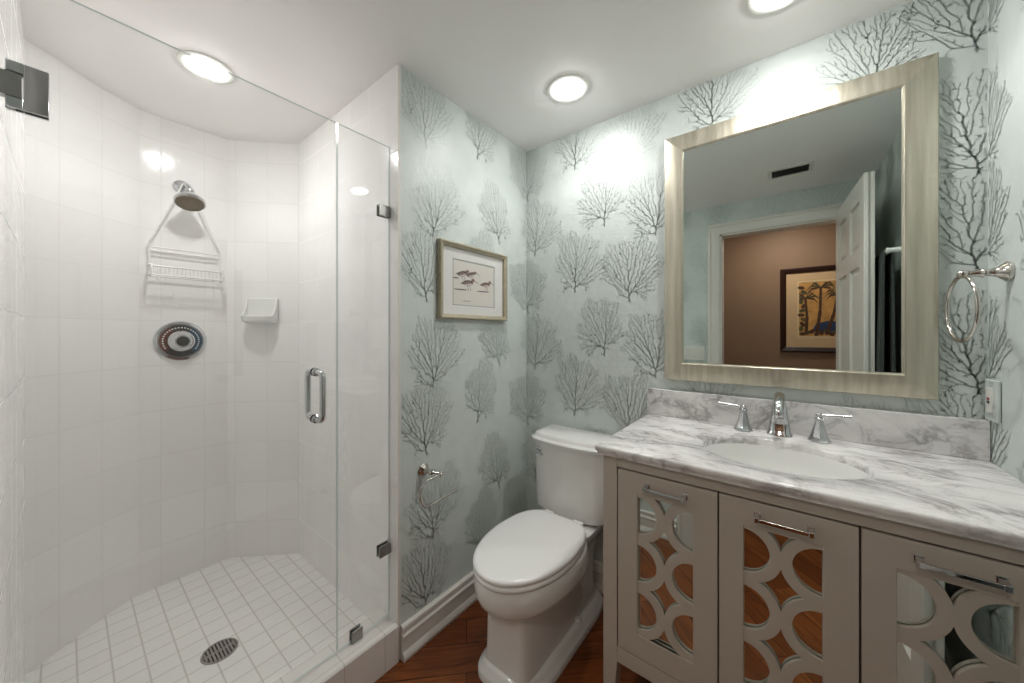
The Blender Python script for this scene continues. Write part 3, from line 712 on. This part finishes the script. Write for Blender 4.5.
def curve_panel(name, outer, holes, y, th, mat, parent):
    cu = bpy.data.curves.new(name, 'CURVE'); cu.dimensions = '2D'; cu.fill_mode = 'BOTH'; cu.extrude = th/2; cu.bevel_depth = .0012; cu.bevel_resolution = 1; cu.offset = -.0012
    off = parent_world(parent)
    for poly in [outer] + holes:
        sp = cu.splines.new('POLY'); sp.points.add(len(poly) - 1); sp.use_cyclic_u = True
        for pt, (x, z) in zip(sp.points, poly): pt.co = (x, z, 0, 1)
    tmp = bpy.data.objects.new('tmp', cu); COL.objects.link(tmp)
    bpy.context.view_layer.update()
    me = bpy.data.meshes.new_from_object(tmp.evaluated_get(bpy.context.evaluated_depsgraph_get()))
    bpy.data.objects.remove(tmp); bpy.data.curves.remove(cu)
    for v in me.vertices: v.co = Vector((v.co.x, y - v.co.z, v.co.y)) - off      # local z -> towards the room
    me.name = name; me.materials.clear(); me.materials.append(mat)
    me.shade_smooth(); me.set_sharp_from_angle(angle=math.radians(30))
    o = bpy.data.objects.new(name, me); COL.objects.link(o); o.parent = parent; return o
DOORS = [(.7555, 1.0305, .8165), (1.0345, 1.3035, 1.089), (1.3075, 1.5815, 1.361)]
OZ0, OZ1, OW = .3385, .768, .1545
for i, (x0, x1, ox) in enumerate(DOORS):
    rect = lambda a, c, d, e: [(a, d), (c, d), (c, e), (a, e)]
    dr_ = curve_panel('door', rect(x0, x1, .2695, .8335), [rect(ox, ox + OW, OZ0, OZ1)], VY + .0085, .0146, M['cab'], vn)
    B().box(ox - .01, ox + OW + .01, VY + .0140, VY + .0165, OZ0 - .01, OZ1 + .01).build('mirror_panel', M['mirror'], dr_, smooth=False)
    curve_panel('fretwork', rect(ox - .009, ox + OW + .009, OZ0 - .009, OZ1 + .009), hole_polys(ox, ox + OW, OZ0, OZ1), VY + .0075, .0072, M['cab'], dr_)
    hx = ox + OW/2 - .0515 + .004; hz = .801
    hb_ = B().box(hx - .004, hx + .108, VY - .029, VY - .021, hz - .0045, hz + .0045)
    for xx in (hx, hx + .104): hb_.box(xx - .0055, xx + .0055, VY - .030, VY - .0004, hz - .0065, hz + .0065).box(xx - .008, xx + .008, VY - .003, VY + .0002, hz - .009, hz + .009)
    hb_.build('handle', M['chrome'], dr_, smooth=False, bevel=.0018)

# countertop with an oval hole
ct = thing('marble_countertop', (1.157, -.28, .872), 'white and grey veined marble countertop with rounded edge on the vanity', 'countertop')
SX, SY, SA, SB = 1.157, -.315, .198, .158
def counter():
    x0, x1, y0, y1, zt, zb = .685, XR - .0015, -.566, -.0015, .902, .8715
    n = 96; b = B()
    def outer(inset, z):
        pts = []; X0, X1, Y0, Y1 = x0 + inset, x1, y0 + inset, y1; cx_, cy_ = SX, SY
        for k in range(n):
            a = 2*PI*k/n; c, s = math.cos(a), math.sin(a); t = 1e9
            if c > 1e-9: t = min(t, (X1 - cx_)/c)
            if c < -1e-9: t = min(t, (X0 - cx_)/c)
            if s > 1e-9: t = min(t, (Y1 - cy_)/s)
            if s < -1e-9: t = min(t, (Y0 - cy_)/s)
            pts.append([cx_ + c*t, cy_ + s*t, z])
        for tx_, ty_ in ((X0, Y0), (X1, Y0), (X0, Y1), (X1, Y1)):
            k = min(range(n), key=lambda i: (pts[i][0]-tx_)**2 + (pts[i][1]-ty_)**2); pts[k] = [tx_, ty_, z]
        return pts
    def oval(g, z): return [(SX + (SA + g)*math.cos(2*PI*k/n), SY + (SB + g)*math.sin(2*PI*k/n), z) for k in range(n)]
    b.loft([oval(.0, zb), oval(0, zt - .004), oval(.004, zt), outer(.006, zt), outer(.0015, zt - .003), outer(0, zt - .008), outer(.002, zt - .018), outer(.006, zt - .022), outer(.007, zb), oval(0, zb)], caps=(False, False))
    b.build('slab', M['marble'], ct, ang=50)
counter()
B().box(.6845, XR - .0015, -.0215, -.0012, .9025, 1.0165).build('backsplash', M['marble'], ct, smooth=False, bevel=.002)
# sink
sk = thing('undermount_sink', (SX, SY, .74), 'white oval undermount sink set into the marble countertop', 'sink')
def ov(s, z, n=64, dy=0): return [(SX + SA*s*math.cos(2*PI*k/n), SY + dy + SB*s*math.sin(2*PI*k/n), z) for k in range(n)]
B().loft([ov(.999, .858), ov(.999, .880), ov(.985, .880), ov(.972, .873), ov(.96, .845), ov(.90, .80), ov(.78, .765), ov(.55, .742), ov(.3, .733), ov(.11, .730)], caps=(False, False)).loft([ov(.999, .858), ov(.985, .84), ov(.95, .80), ov(.84, .755), ov(.55, .728), ov(.11, .716)], caps=(False, True)).build('basin', M['porcelain'], sk, ang=60)
B().lathe([(.0001, .006), (.02, .006), (.0225, .004), (.0225, .0)], (SX, SY, .730), seg=24, caps=(False, False)).build('drain_stopper', M['chrome'], sk)
# faucet
fx, fy, fz = 1.156, -.062, .9025
fc_ = thing('faucet', (fx, fy, fz), 'chrome widespread faucet with tapered spout and two levers behind the sink', 'faucet')
def srect(cx_, cy_, hw, hd_, z, p=3.2, n=28):
    return [(cx_ + hw*math.copysign(abs(math.cos(2*PI*k/n))**(2/p), math.cos(2*PI*k/n)), cy_ + hd_*math.copysign(abs(math.sin(2*PI*k/n))**(2/p), math.sin(2*PI*k/n)), z) for k in range(n)]
sp = B().loft([srect(fx, fy, .037, .026, fz), srect(fx, fy, .037, .026, fz + .006), srect(fx, fy, .033, .022, fz + .010), srect(fx, fy, .029, .020, fz + .045), srect(fx, fy - .002, .0235, .0185, fz + .085), srect(fx, fy - .004, .0185, .0175, fz + .115), srect(fx, fy - .008, .0165, .0165, fz + .13), srect(fx, fy - .012, .012, .012, fz + .143), srect(fx, fy - .014, .005, .005, fz + .148)])
pts = []; rr_ = []
for k in range(14):
    t = k/13; a = t*PI*.62
    pts.append((fx, fy - .006 - .058*math.sin(a)*1.2 - .028*t, fz + .100 + .036*math.cos(a*.9) + .0 - .012*t)); rr_.append(.0175 - .005*t)
sp.tube(pts, rr_, 18)
spo = sp.build('spout', M['chrome'], fc_, ang=50)
e = Vector(pts[-1]); B().lathe([(.0135, -.004), (.0135, .006), (.0105, .007)], e, (0, -.25, -1), 20).build('aerator', M['chrome'], spo)
for s, xx in ((-1, 1.049), (1, 1.262)):
    yy = -.072
    vb = B().lathe([(.031, 0), (.031, .004), (.027, .008), (.0215, .022), (.016, .044), (.0115, .062), (.0105, .070), (.0135, .073), (.0135, .078), (.009, .081)], (xx, yy, fz), seg=8)
    vo = vb.build('valve_body', M['chrome'], fc_, ang=30)
    lv = B().ball((xx, yy, fz + .087), .0095, seg=12).tube([(xx, yy, fz + .087), (xx + s*.012, yy - .002, fz + .088), (xx + s*.03, yy - .004, fz + .089), (xx + s*.062, yy - .008, fz + .091), (xx + s*.078, yy - .010, fz + .092)], [.006, .0045, .0042, .0052, .0062], 12)
    lv.build('lever', M['chrome'], vo)

# ------------------------------------------------------------------ framed wall mirror
mr = thing('wall_mirror', (1.146, -.003, 1.063), 'large rectangular wall mirror in a wide champagne silver leaf frame', 'mirror')
mx0, mx1, mz0, mz1 = .759, 1.533, 1.064, 2.101
def frame_loft(b, x0, x1, z0, z1, prof, fn):
    """prof = (inset from outer edge, depth)"""
    for (a, c) in (((0, 0), (1, 0)), ((1, 0), (1, 1)), ((1, 1), (0, 1)), ((0, 1), (0, 0))):
        rg = []
        for (u, v) in (a, c):
            rg.append([fn((x0 + i_) if u == 0 else (x1 - i_), (z0 + i_) if v == 0 else (z1 - i_), d) for i_, d in prof])
        b.loft(rg, caps=(False, False))
    return b
fn = lambda a, z, d: (a, -d, z)
frame_loft(B(), mx0, mx1, mz0, mz1, [(0, .0015), (0, .024), (.002, .027), (.006, .028), (.066, .034), (.070, .0335), (.0725, .030), (.0745, .0295), (.0765, .024), (.0765, .0015), (0, .0015)], fn).build('frame', M['leaf'], mr, ang=18)
B().box(mx0 + .072, mx1 - .072, -.0255, -.012, mz0 + .072, mz1 - .072).build('mirror_glass', M['mirror'], mr, smooth=False)

# ------------------------------------------------------------------ bird print
pc = thing('framed_bird_print', (.003, -.424, 1.32), 'small framed print of four shorebirds with white mat, hung on the coral wallpaper', 'picture')
py0, py1, pz0, pz1 = -.650, -.198, 1.326, 1.666
fnp = lambda a, z, d: (d, a, z)
frame_loft(B(), py0, py1, pz0, pz1, [(0, .0015), (0, .022), (.003, .026), (.008, .026), (.012, .022), (.020, .019), (.0215, .014), (.0215, .0015), (0, .0015)], fnp).build('frame', M['picframe'], pc, ang=25)
ay0, ay1, az0, az1 = -.566, -.280, 1.386, 1.598
B().box(.0018, .004, py0 + .01, py1 - .01, pz0 + .01, pz1 - .01).build('backing_board', M['print'], pc, smooth=False)
mb = B(); fnm = lambda a, z, d: (d, a, z)
Mo = [(py0 + .019, pz0 + .019), (py1 - .019, pz0 + .019), (py1 - .019, pz1 - .019), (py0 + .019, pz1 - .019)]; Mi = [(ay0, az0), (ay1, az0), (ay1, az1), (ay0, az1)]
mb.loft([[(.0045, a, z) for a, z in Mo], [(.0065, a, z) for a, z in Mo], [(.0065, a, z) for a, z in Mi], [(.0047, a + (.002 if a < -.4 else -.002), z + (.002 if z < 1.5 else -.002)) for a, z in Mi]], caps=(False, False))
mb.build('mat', M['matboard'], pc, smooth=False)
line = simple('print_pencil_line', rgb(150, 158, 160), .7)
bird_b = simple('bird_brown', rgb(98, 82, 78), .7); bird_r = simple('bird_rust', rgb(142, 114, 106), .7); bird_k = simple('bird_dark', rgb(60, 56, 60), .7); bird_w = simple('bird_pale', rgb(205, 196, 190), .7)
pr = B(); px = .0046
def flat(poly, mi, k=0): pr.face([pr.vert((px + .0001*k, a, z)) for a, z in poly], mi)
flat([(ay0 + .004, az0 + .004), (ay1 - .004, az0 + .004), (ay1 - .004, az1 - .004), (ay0 + .004, az1 - .004)], 0)
for (a, c, d, e_) in ((ay0, ay1, az1 - .006, az1 - .003), (ay0, ay1, az0 + .003, az0 + .006), (ay0 + .003, ay0 + .006, az0, az1), (ay1 - .006, ay1 - .003, az0, az1)): flat([(a, d), (c, d), (c, e_), (a, e_)], 1, 1)
def el(cy_, cz, ra, rb, rot, mi, k, n=16):
    c, s = math.cos(rot), math.sin(rot)
    flat([(cy_ + ra*math.cos(2*PI*i/n)*c - rb*math.sin(2*PI*i/n)*s, cz + ra*math.cos(2*PI*i/n)*s + rb*math.sin(2*PI*i/n)*c) for i in range(n)], mi, k)
def strip(a, c, w_, mi, k):
    dx, dy = c[0]-a[0], c[1]-a[1]; L = math.hypot(dx, dy); nx, ny = -dy/L*w_/2, dx/L*w_/2
    flat([(a[0]+nx, a[1]+ny), (a[0]-nx, a[1]-ny), (c[0]-nx, c[1]-ny), (c[0]+nx, c[1]+ny)], mi, k)
def bird(cy_, cz, s, lean=.25, bill=1):
    el(cy_, cz, .030*s, .0125*s, lean, 2, 2); el(cy_ + .002*s, cz - .006*s, .024*s, .007*s, lean, 5, 3)
    flat([(cy_ - .046*s, cz - .006*s), (cy_ - .020*s, cz + .006*s), (cy_ - .012*s, cz - .007*s)], 4, 3)
    flat([(cy_ - .034*s, cz - .004*s), (cy_ + .008*s, cz + .011*s), (cy_ + .010*s, cz - .001*s), (cy_ - .012*s, cz - .006*s)], 3, 4)
    el(cy_ + .030*s, cz + .014*s, .010*s, .0078*s, .2, 3, 5); strip((cy_ + .038*s, cz + .014*s), (cy_ + .062*s, cz + .004*s), .0022*s, 4, 5)
    for q in (-.006, .008): strip((cy_ + q*s, cz - .010*s), (cy_ + (q + .010)*s, cz - .033*s), .0022*s, 4, 4); 
bird(-.503, 1.535, 1.0); bird(-.448, 1.537, .9, .35); bird(-.468, 1.496, 1.1, .1); bird(-.347, 1.500, 1.0, .1)
for cy_, cz, ra in ((-.515, 1.462, .045), (-.545, 1.512, .02), (-.365, 1.465, .045)): el(cy_, cz, ra, .0028, .03, 2, 1)
strip((-.50, 1.411), (-.452, 1.412), .0022, 2, 1)
pr.build('print', [M['print'], line, bird_b, bird_r, bird_k, bird_w], pc, smooth=False, fix=False)
B().box(.0105, .0115, py0 + .018, py1 - .018, pz0 + .018, pz1 - .018).build('glazing', M['picglass'], pc, smooth=False)

# ------------------------------------------------------------------ paper holder
ph = thing('toilet_paper_holder', (0, -.722, .70), 'empty polished nickel toilet paper holder on the wall beside the shower', 'toilet paper holder')
yy, zz = -.722, .703
B().lathe([(.027, .0008), (.027, .006), (.022, .010), (.022, .013), (.014, .020), (.010, .032), (.0085, .048), (.012, .052), (.0095, .058)], (0, yy, zz), (1, 0, 0), 8).build('post', M['nickel'], ph, ang=25)
ar = B().tube([(.052, yy, zz), (.066, yy + .016, zz - .004), (.072, yy + .030, zz - .012)], .006, 12)
ar.ball((.072, yy + .030, zz - .012), .010)
pts = [(.074, yy + .028, zz - .012)]
for k in range(13):
    a = PI/2 + PI*k/12; pts.append((.074, yy - .028 + .040*math.cos(a)*1.0, zz - .066 + .052*math.sin(a)))
pts += [(.074, yy + .00, zz - .116), (.074, yy + .115, zz - .106)]
ar.tube(pts, .0046, 10); ar.build('arm', M['nickel'], ph)

# ------------------------------------------------------------------ towel ring on the right wall
ty, tz = -.128, 1.424
tr_ = thing('towel_ring', (XR, ty, tz), 'polished nickel towel ring on the right wall beside the mirror', 'towel ring')
B().lathe([(.026, .0008), (.026, .007), (.021, .011), (.018, .016), (.012, .022), (.009, .034), (.009, .040), (.013, .044), (.009, .05), (.007, .072)], (XR, ty, tz), (-1, 0, 0), 24).ball((XR - .078, ty, tz), .0115).build('post', M['nickel'], tr_)
rc = Vector((XR - .080, ty, tz - .094)); rp = []
for k in range(48):
    a = 2*PI*k/48; rp.append(rc + Vector((math.sin(math.radians(-4))*math.cos(a), math.cos(math.radians(-4))*math.cos(a), 0))*.084 + Vector((0, 0, math.sin(a)*.088)))
B().tube(rp, .0048, 12, closed=True).build('ring', M['nickel'], tr_)
# outlet with papered cover
ot = thing('wall_outlet', (XR, -.046, 1.078), 'electrical outlet with wallpapered cover plate and small red button, above the countertop', 'outlet')
b = B().box(XR - .0085, XR - .0012, -.083, -.009, 1.021, 1.135)
o = b.build('cover_plate', PM, ot, smooth=True, bevel=.0025)
b = B(); cl = B()
def _in(u, v): return (XR - .0088, XR - u, v)
corals(b, XR + .011, XR + .081, 1.024, 1.132, _in, mi=0, holes=((XR + .026, XR + .066, 1.04, 1.116),)); b.build('printed_coral', M['coral'], o, smooth=False, fix=False)
g = B().box(XR - .0125, XR - .008, -.063, -.029, 1.044, 1.112); gf = g.build('receptacle', M['whiteplastic'], ot, bevel=.0012)
B().box(XR - .0140, XR - .0124, -.052, -.040, 1.079, 1.0855).build('reset_button', simple('button_red', rgb(150, 40, 40), .4), gf, smooth=False)
B().box(XR - .0140, XR - .0124, -.052, -.040, 1.0695, 1.076).build('test_button', M['dark'], gf, smooth=False)

# ------------------------------------------------------------------ seen in the mirror: towels, vent, switches, hallway picture
tb = thing('towel_bar', (XR, -1.0, 1.66), 'white towel bar behind the open door, seen in the mirror', 'towel bar')
B().tube([(XR - .065, -1.26, 1.66), (XR - .065, -.86, 1.66)], .009, 12).build('bar', M['whiteplastic'], tb)
for y in (-1.255, -.865):
    B().lathe([(.026, .001), (.026, .008), (.013, .014), (.011, .065), (.014, .078), (.005, .08)], (XR, y, 1.66), (-1, 0, 0), 20).build('bracket', M['whiteplastic'], tb)
def towel(y0, y1, label, z0, seed):
    rnd = random.Random(seed); b = B(); n = 18; rings = []
    for side, (za, zb) in enumerate(((z0, 1.66), (1.66, z0 + .05))):
        pass
    prof = [(-.028, z0), (-.026, z0 + .2), (-.022, 1.45), (-.018, 1.62), (-.014, 1.666), (-.005, 1.6775), (.005, 1.6775), (.014, 1.666), (.018, 1.62), (.022, 1.45), (.024, z0 + .2), (.026, z0 + .03)]
    th = .007; inner = [(a * (1 - th*22) if abs(a) > .013 else a*.7, min(z, 1.6715)) for a, z in prof]
    full = prof + [(a, z) for a, z in [(.014, z0 + .03), (.0125, 1.45), (.0115, 1.65), (.0, 1.6702), (-.0115, 1.65), (-.0125, 1.45), (-.015, z0)]]
    for k in range(n + 1):
        t = k/n; y = y0 + (y1 - y0)*t; f = .0045*math.sin(t*PI*5 + seed)
        rings.append([(XR - .065 + a + (f if a < -.016 else 0) * min(1, (1.7 - z)*3), y, z) for a, z in full])
    b.loft(rings)
    o = b.build('bath_towel', M['towel'], ang=60); tag(o, label, 'towel', 'charcoal towels on the towel bar')
towel(-1.215, -1.065, 'charcoal towel on the bar behind the door, the one nearer the doorway', 1.0, 1)
towel(-1.055, -.905, 'charcoal towel on the bar behind the door, the one nearer the mirror wall', .98, 2)
vt = thing('ceiling_vent', (1.19, -1.28, C_H), 'small rectangular ceiling air vent seen in the mirror', 'vent')
b = B(); frame_loft(b, 1.075, 1.305, -1.365, -1.195, [(0, .0006), (0, .004), (.022, .009), (.022, .0006), (0, .0006)], lambda a, y, d: (a, y, C_H - d)); b.build('frame', M['whiteplastic'], vt, smooth=False)
b = B().box(1.097, 1.283, -1.343, -1.217, C_H - .0016, C_H - .0006); b.build('backing', M['ventdark'], vt, smooth=False)
for k in range(7):
    y = -1.338 + k*.0172; B().loft([[(x, y, C_H - .002), (x, y + .010, C_H - .009), (x, y + .0115, C_H - .009), (x, y + .0015, C_H - .002)] for x in (1.098, 1.282)]).build('slat', M['steel'], vt, smooth=False)
sw = thing('light_switch_plate', (.555, YF, 1.09), 'white triple light switch plate by the doorway, seen in the mirror', 'light switch')
B().box(.475, .635, YF + .0015, YF + .007, 1.03, 1.145).build('plate', M['whiteplastic'], sw, bevel=.002)
for k in range(3):
    x = .509 + k*.046; B().box(x - .016, x + .016, YF + .0068, YF + .0105, 1.054, 1.121).build('rocker', M['trim'], sw, bevel=.0015)
hp_ = thing('hallway_palm_print', (1.42, -2.949, 1.07), 'dark framed tropical palm print on the brown hallway wall, seen in the mirror', 'picture')
YH = -2.95; fnh = lambda a, z, d: (a, YH + d, z)
hx0, hx1, hz0, hz1 = 1.118, 1.75, 1.07, 1.905
dkf = simple('dark_mahogany_frame', rgb(52, 28, 20), .3)
frame_loft(B(), hx0, hx1, hz0, hz1, [(0, .0015), (0, .026), (.01, .032), (.035, .026), (.048, .018), (.048, .0015), (0, .0015)], fnh).build('frame', dkf, hp_, ang=25)
tanm = simple('tan_mat', rgb(214, 178, 138), .7, noise=.04); B().box(hx0 + .04, hx1 - .04, YH + .002, YH + .008, hz0 + .04, hz1 - .04).build('mat', tanm, hp_, smooth=False)
cols = [simple('art_gold', rgb(205, 150, 84), .7, noise=.25, nscale=14), simple('art_brown', rgb(82, 50, 30), .7, noise=.3, nscale=20), simple('art_blue', rgb(44, 62, 96), .7, noise=.3, nscale=20), simple('art_green', rgb(84, 76, 44), .7, noise=.3), simple('art_line', rgb(226, 202, 160), .7)]
pr = B(); ax0, ax1, az0, az1 = 1.265, 1.605, 1.225, 1.76
def flat(poly, mi, k=0): pr.face([pr.vert((a, YH + .0086 + .0003*k, z)) for a, z in poly], mi)
flat([(ax0 - .012, az0 - .012), (ax1 + .012, az0 - .012), (ax1 + .012, az1 + .012), (ax0 - .012, az1 + .012)], 4)
flat([(ax0, az0), (ax1, az0), (ax1, az1), (ax0, az1)], 0, 1)
flat([(ax0 + .10, 1.275), (ax1 - .0, 1.27), (ax1 - .0, 1.36), (ax0 + .22, 1.375), (ax0 + .13, 1.35)], 2, 2)
rnd = random.Random(5)
for k in range(9): el(ax0 + .03 + .035*k, 1.25 + .012*(k % 3), .026, .018, .4*k, 3 if k % 2 else 1, 3)
for k in range(10): el(ax0 + .018 + .010*(k % 3), 1.30 + .045*k, .017, .028, .5*k, 1 if k % 2 else 3, 3)
for bx_, tx_, tz in ((1.40, 1.43, 1.70), (1.32, 1.315, 1.60), (1.47, 1.55, 1.62)):
    strip((bx_, 1.24), ((bx_+tx_)/2 + .01, (1.24+tz)/2), .026, 1, 4); strip(((bx_+tx_)/2 + .01, (1.24+tz)/2), (tx_, tz), .02, 1, 4)
    for j in range(9):
        a = PI*(-.15 + 1.3*j/8); L = .10 + .03*rnd.random(); mx_, mz_ = tx_ + L*.6*math.cos(a), tz + L*.5*math.sin(a) + .02
        ex_, ez_ = tx_ + L*math.cos(a), tz + L*.55*math.sin(a) - .035
        ex_ = min(max(ex_, ax0 + .004), ax1 - .004); mx_ = min(max(mx_, ax0 + .004), ax1 - .004); ez_ = min(ez_, az1 - .01); mz_ = min(mz_, az1 - .012)
        flat([(tx_, tz - .006), (mx_, mz_ - .012), (ex_, ez_), (mx_, mz_ + .008), (tx_, tz + .006)], 3 if j % 2 else 1, 5 + j % 3)
pr.build('print', cols, hp_, smooth=False, fix=False)
